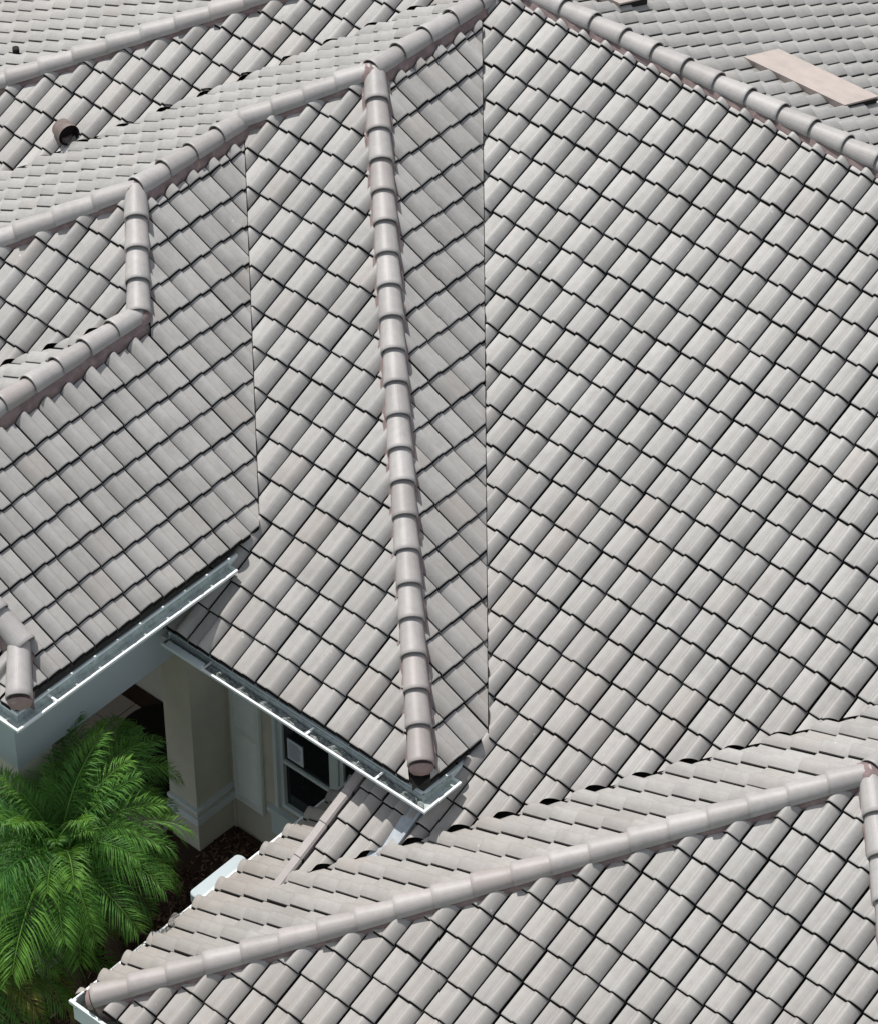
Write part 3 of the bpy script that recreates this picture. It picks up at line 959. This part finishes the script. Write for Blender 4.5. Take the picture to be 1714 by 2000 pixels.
def wedge_vent(x0, x1, y0, y1):
    """sheet metal low profile vent: hinge edge up the slope at y0, open mouth at y1"""
    def T(x, y, h): return w((x, y, zat('T', x, y) + h))
    h0, h1 = .105, .185
    mb = MB()
    mb.add([T(x0, y0, h0), T(x1, y0, h0), T(x1, y1, h1), T(x0, y1, h1)])
    mb.add([T(x0, y0, h0), T(x0, y0, 0), T(x1, y0, 0), T(x1, y0, h0)])
    mb.add([T(x0, y1, h1), T(x1, y1, h1), T(x1, y1, h1 - .03), T(x0, y1, h1 - .03)])
    # hem along both gable ends
    for x, s in ((x0, 1), (x1, -1)):
        mb.add([T(x, y0, h0), T(x, y1, h1), T(x, y1, h1 - .02), T(x, y0, h0 - .02)])
    o = mb.build("off_ridge_vent", M_VENT, house)
    m2 = MB()  # black sheets paint the shade inside the open mouth and ends
    for x in (x0 + .02, x1 - .02):
        m2.add([T(x, y0, h0 - .02), T(x, y1, h1 - .022), T(x, y1, .03), T(x, y0, .0)])
    m2.add([T(x0 + .02, y1 - .02, h1 - .03), T(x1 - .02, y1 - .02, h1 - .03), T(x1 - .02, y1 - .02, .02), T(x0 + .02, y1 - .02, .02)])
    m2.build("vent_opening_shade", M_BLACK, o)
wedge_vent(-18.98, -17.66, 26.00, 26.62)
wedge_vent(-22.0, -20.50, 25.80, 26.30)

# ------------------------------------------------------------------ ground
mb = MB(); mb.add([(-70, -70, 0), (70, -70, 0), (70, 70, 0), (-70, 70, 0)])
tag(mb.build("ground", M_LAWN), kind="structure")
mb = MB(); x0, y0, x1, y1 = -25.0, 11.0, -16.9, 18.74
ns = 40; hh = [[random.uniform(.006, .03) for _ in range(ns + 1)] for _ in range(ns + 1)]
for i in range(ns + 1):
    for j in range(ns + 1):
        mb.v.append(w((x0 + (x1 - x0) * i / ns, y0 + (y1 - y0) * j / ns, GZ + hh[i][j])))
for i in range(ns):
    for j in range(ns):
        a = i * (ns + 1) + j
        mb.face((a, a + ns + 1, a + ns + 2, a + 1), None, 0, True)
tag(mb.build("flower_bed", M_GROUND), kind="structure")
mb = MB()
for _ in range(15000):
    x, y = random.uniform(-20.6, -17.2), random.uniform(13.2, 18.7)
    if x < XW + .03 and y > 15.8: continue
    z = GZ + random.uniform(.012, .05); a = random.uniform(0, 6.28); L_ = random.uniform(.012, .045); b = random.uniform(.004, .012)
    tl = random.uniform(-.5, .5)
    c, s = math.cos(a), math.sin(a); r = random.uniform(.01, 1) ** 1.5
    q = [(x + c * L_ - s * b, y + s * L_ + c * b, z + tl * L_), (x - c * L_ - s * b, y - s * L_ + c * b, z - tl * L_),
         (x - c * L_ + s * b, y - s * L_ - c * b, z - tl * L_ + .004), (x + c * L_ + s * b, y + s * L_ - c * b, z + tl * L_ + .004)]
    mb.add([w(p) for p in q], None, r)
tag(mb.build("mulch", M_CHIP), kind="stuff")
# porch floor laid with square pavers
fl = MB(); wbox(fl, (-23.95, 16.06, GZ), (XW - .41, 19.48, -28.50)); po = fl.build("porch_floor", M_GROUND, house)
pm = None
for i in range(10):
    for j in range(9):
        if pm is None:
            m = MB(); m.box((-.194, -.194, 0), (.194, .194, .02)); pm = m.mesh("paver", M_FLOOR)
        o = bpy.data.objects.new("paver", pm); COL.objects.link(o); o.parent = po
        x = XW - .62 - i * .4; y = 16.27 + j * .4
        if y > 19.3 or x < -23.8: continue
        o.location = w((x, y, -28.50)); o.location.z += random.uniform(-.002, .002)

# round dark table on the porch
tb = bpy.data.objects.new("round_table", None); COL.objects.link(tb)
tx, ty = -20.66, 18.62
tb.location = w((tx, ty, -28.48))
tag(tb, "dark round pedestal table on the shaded porch, behind the wall pier", "table")
def child(mb, name, m, p):
    o = mb.build(name, m); o.parent = p; return o
m = MB(); m.tube((0, 0, .70), (0, 0, .735), .47, .47, 40); child(m, "tabletop", M_BLACK, tb)
m = MB(); m.tube((0, 0, .03), (0, 0, .70), .05, .04, 16); child(m, "pedestal", M_BLACK, tb)
m = MB(); m.tube((0, 0, 0), (0, 0, .03), .26, .22, 24); child(m, "base", M_BLACK, tb)

# ------------------------------------------------------------------ palms
def frond_mesh(length, e0, droop, seed, dead=False, old=False):
    rnd = random.Random(seed)
    mb = MB(); n = 26
    pts = []; p = Vector((0, 0, 0)); e = e0; yaw = 0; yw = rnd.uniform(-.25, .25)
    for k in range(n + 1):
        pts.append(p.copy())
        d = Vector((math.cos(e) * math.cos(yaw), math.cos(e) * math.sin(yaw), math.sin(e)))
        p = p + d * (length / n)
        e -= droop / n * (0.5 + 1.1 * k / n); yaw += yw / n
    # rachis, a tapering three sided stalk
    for k in range(n):
        a, b = pts[k], pts[k + 1]; d = (b - a).normalized()
        s = d.cross(Vector((0, 0, 1))).normalized(); u = s.cross(d)
        ra, rb = .011 * (1 - k / n) + .002, .011 * (1 - (k + 1) / n) + .002
        A = [a - s * ra, a + s * ra, a + u * ra]; B = [b - s * rb, b + s * rb, b + u * rb]
        for i in range(3):
            j = (i + 1) % 3
            mb.add([tuple(A[i]), tuple(A[j]), tuple(B[j]), tuple(B[i])], None, .9)
    m = int(length * 52)
    for k in range(m):
        t = 0.10 + 0.90 * (k + rnd.uniform(-.3, .3)) / m
        t = min(.995, max(.08, t))
        f = t * n; i = min(n - 1, int(f)); q = pts[i].lerp(pts[i + 1], f - i)
        d = (pts[i + 1] - pts[i]).normalized()
        s = d.cross(Vector((0, 0, 1))).normalized(); u = s.cross(d)
        ll = .35 * length / 1.3 * (math.sin(math.pi * min(1, .14 + t * .80)) ** .7) * rnd.uniform(.85, 1.1)
        for sg in (-1, 1):
            fwd = .35 + .85 * t + rnd.uniform(-.22, .22)
            rise = rnd.uniform(-.15, .65)
            v = (s * sg + d * fwd + u * rise).normalized()
            wd_ = .0062 * rnd.uniform(.7, 1.25)
            side = v.cross(u).normalized()
            a = q; mid = q + v * ll * .5 - Vector((0, 0, .012)); tip = q + v * ll - Vector((0, 0, .07 + .10 * rnd.random())) * (ll / .3)
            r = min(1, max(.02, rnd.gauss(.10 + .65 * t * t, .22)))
            fold = u * .004
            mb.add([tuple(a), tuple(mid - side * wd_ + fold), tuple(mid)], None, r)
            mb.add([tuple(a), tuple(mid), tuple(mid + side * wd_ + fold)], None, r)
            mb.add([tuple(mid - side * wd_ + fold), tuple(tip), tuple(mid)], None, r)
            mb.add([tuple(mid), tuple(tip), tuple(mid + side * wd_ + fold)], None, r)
    return mb.mesh("frond", M_DEAD if dead else (M_OLDLEAF if old else M_LEAF))

FR = {}
def palm(x, y, zc_, lean, scale, label, seed, nf=42):
    rnd = random.Random(seed)
    t = bpy.data.objects.new("palm_tree", None); COL.objects.link(t)
    t.location = w((x + lean[0], y + lean[1], GZ))
    tag(t, label, "palm tree", group="pygmy palms in the corner bed")
    h = zc_ - GZ
    m = MB(); n = 12; rings = []
    segs = 14
    for k in range(segs + 1):
        f = k / segs; c = Vector((-lean[0] * f, -lean[1] * f, h * f)); r = .075 + .02 * (k % 2) + (.03 if k > segs - 3 else 0)
        row = []
        for i in range(n):
            a = 2 * math.pi * i / n; rr = r * rnd.uniform(.88, 1.12)
            row.append(len(m.v)); m.v.append((c.x + rr * math.cos(a), c.y + rr * math.sin(a), c.z))
        rings.append(row)
    for a, b in zip(rings[:-1], rings[1:]):
        for i in range(n): m.face((a[i], a[(i + 1) % n], b[(i + 1) % n], b[i]))
    m.face(rings[-1]); child(m, "trunk", M_TRUNK, t)
    for k in range(nf):
        f = k / nf
        cls = 0 if f < .22 else (1 if f < .5 else (2 if f < .8 else 3))
        e0, dr, ln = ((1.20, .75, 1.0), (.85, 1.15, 1.2), (.45, 1.35, 1.28), (-.05, 1.45, 1.25))[cls]
        var = rnd.randrange(3)
        old = cls >= 2 and rnd.random() < .05
        key = (cls, var, old)
        if key not in FR: FR[key] = frond_mesh(ln, e0, dr, 11 * cls + var + 1, old=old)
        o = bpy.data.objects.new("frond", FR[key]); COL.objects.link(o); o.parent = t
        az = k * 2.39996 + rnd.uniform(-.2, .2); sc = scale * rnd.uniform(.80, 1.12)
        tx_, ty_ = x + .95 * sc * math.cos(az), y + .95 * sc * math.sin(az)
        if tx_ < XW and (ty_ > 18.1 or 15.7 < ty_ < 16.5): sc *= .55
        if tx_ > -18.35: sc *= .72
        o.location = (-lean[0], -lean[1], h - .02 + .05 * (1 - f))
        o.rotation_euler = (rnd.uniform(-.12, .12), rnd.uniform(-.12, .12), az); o.scale = (sc, sc, sc)
    return t
pa = palm(-18.90, 15.62, -25.92, (.12, -.1), 1.24, "largest palm, arching over the flower bed beside the low tiled eave", 3, 68)
pb = palm(-19.42, 16.45, -26.05, (.1, .1), .86, "dark palm behind the largest one, directly in front of the porch opening", 5, 40)
pc = palm(-19.15, 14.75, -26.9, (.0, .0), 1.0, "lowest palm, at the left picture edge in front of the largest one", 9, 60)
# one dried frond
o = bpy.data.objects.new("dry_frond", frond_mesh(.62, -.1, .8, 77, True)); COL.objects.link(o); o.parent = pc
o.location = (.25, .55, 1.75); o.rotation_euler = (0, .5, -.95); o["label"] = "grey dried frond hanging at the front"

# ------------------------------------------------------------------ render defaults
S.render.engine = 'CYCLES'
S.cycles.max_bounces = 6
S.cycles.use_adaptive_sampling = True
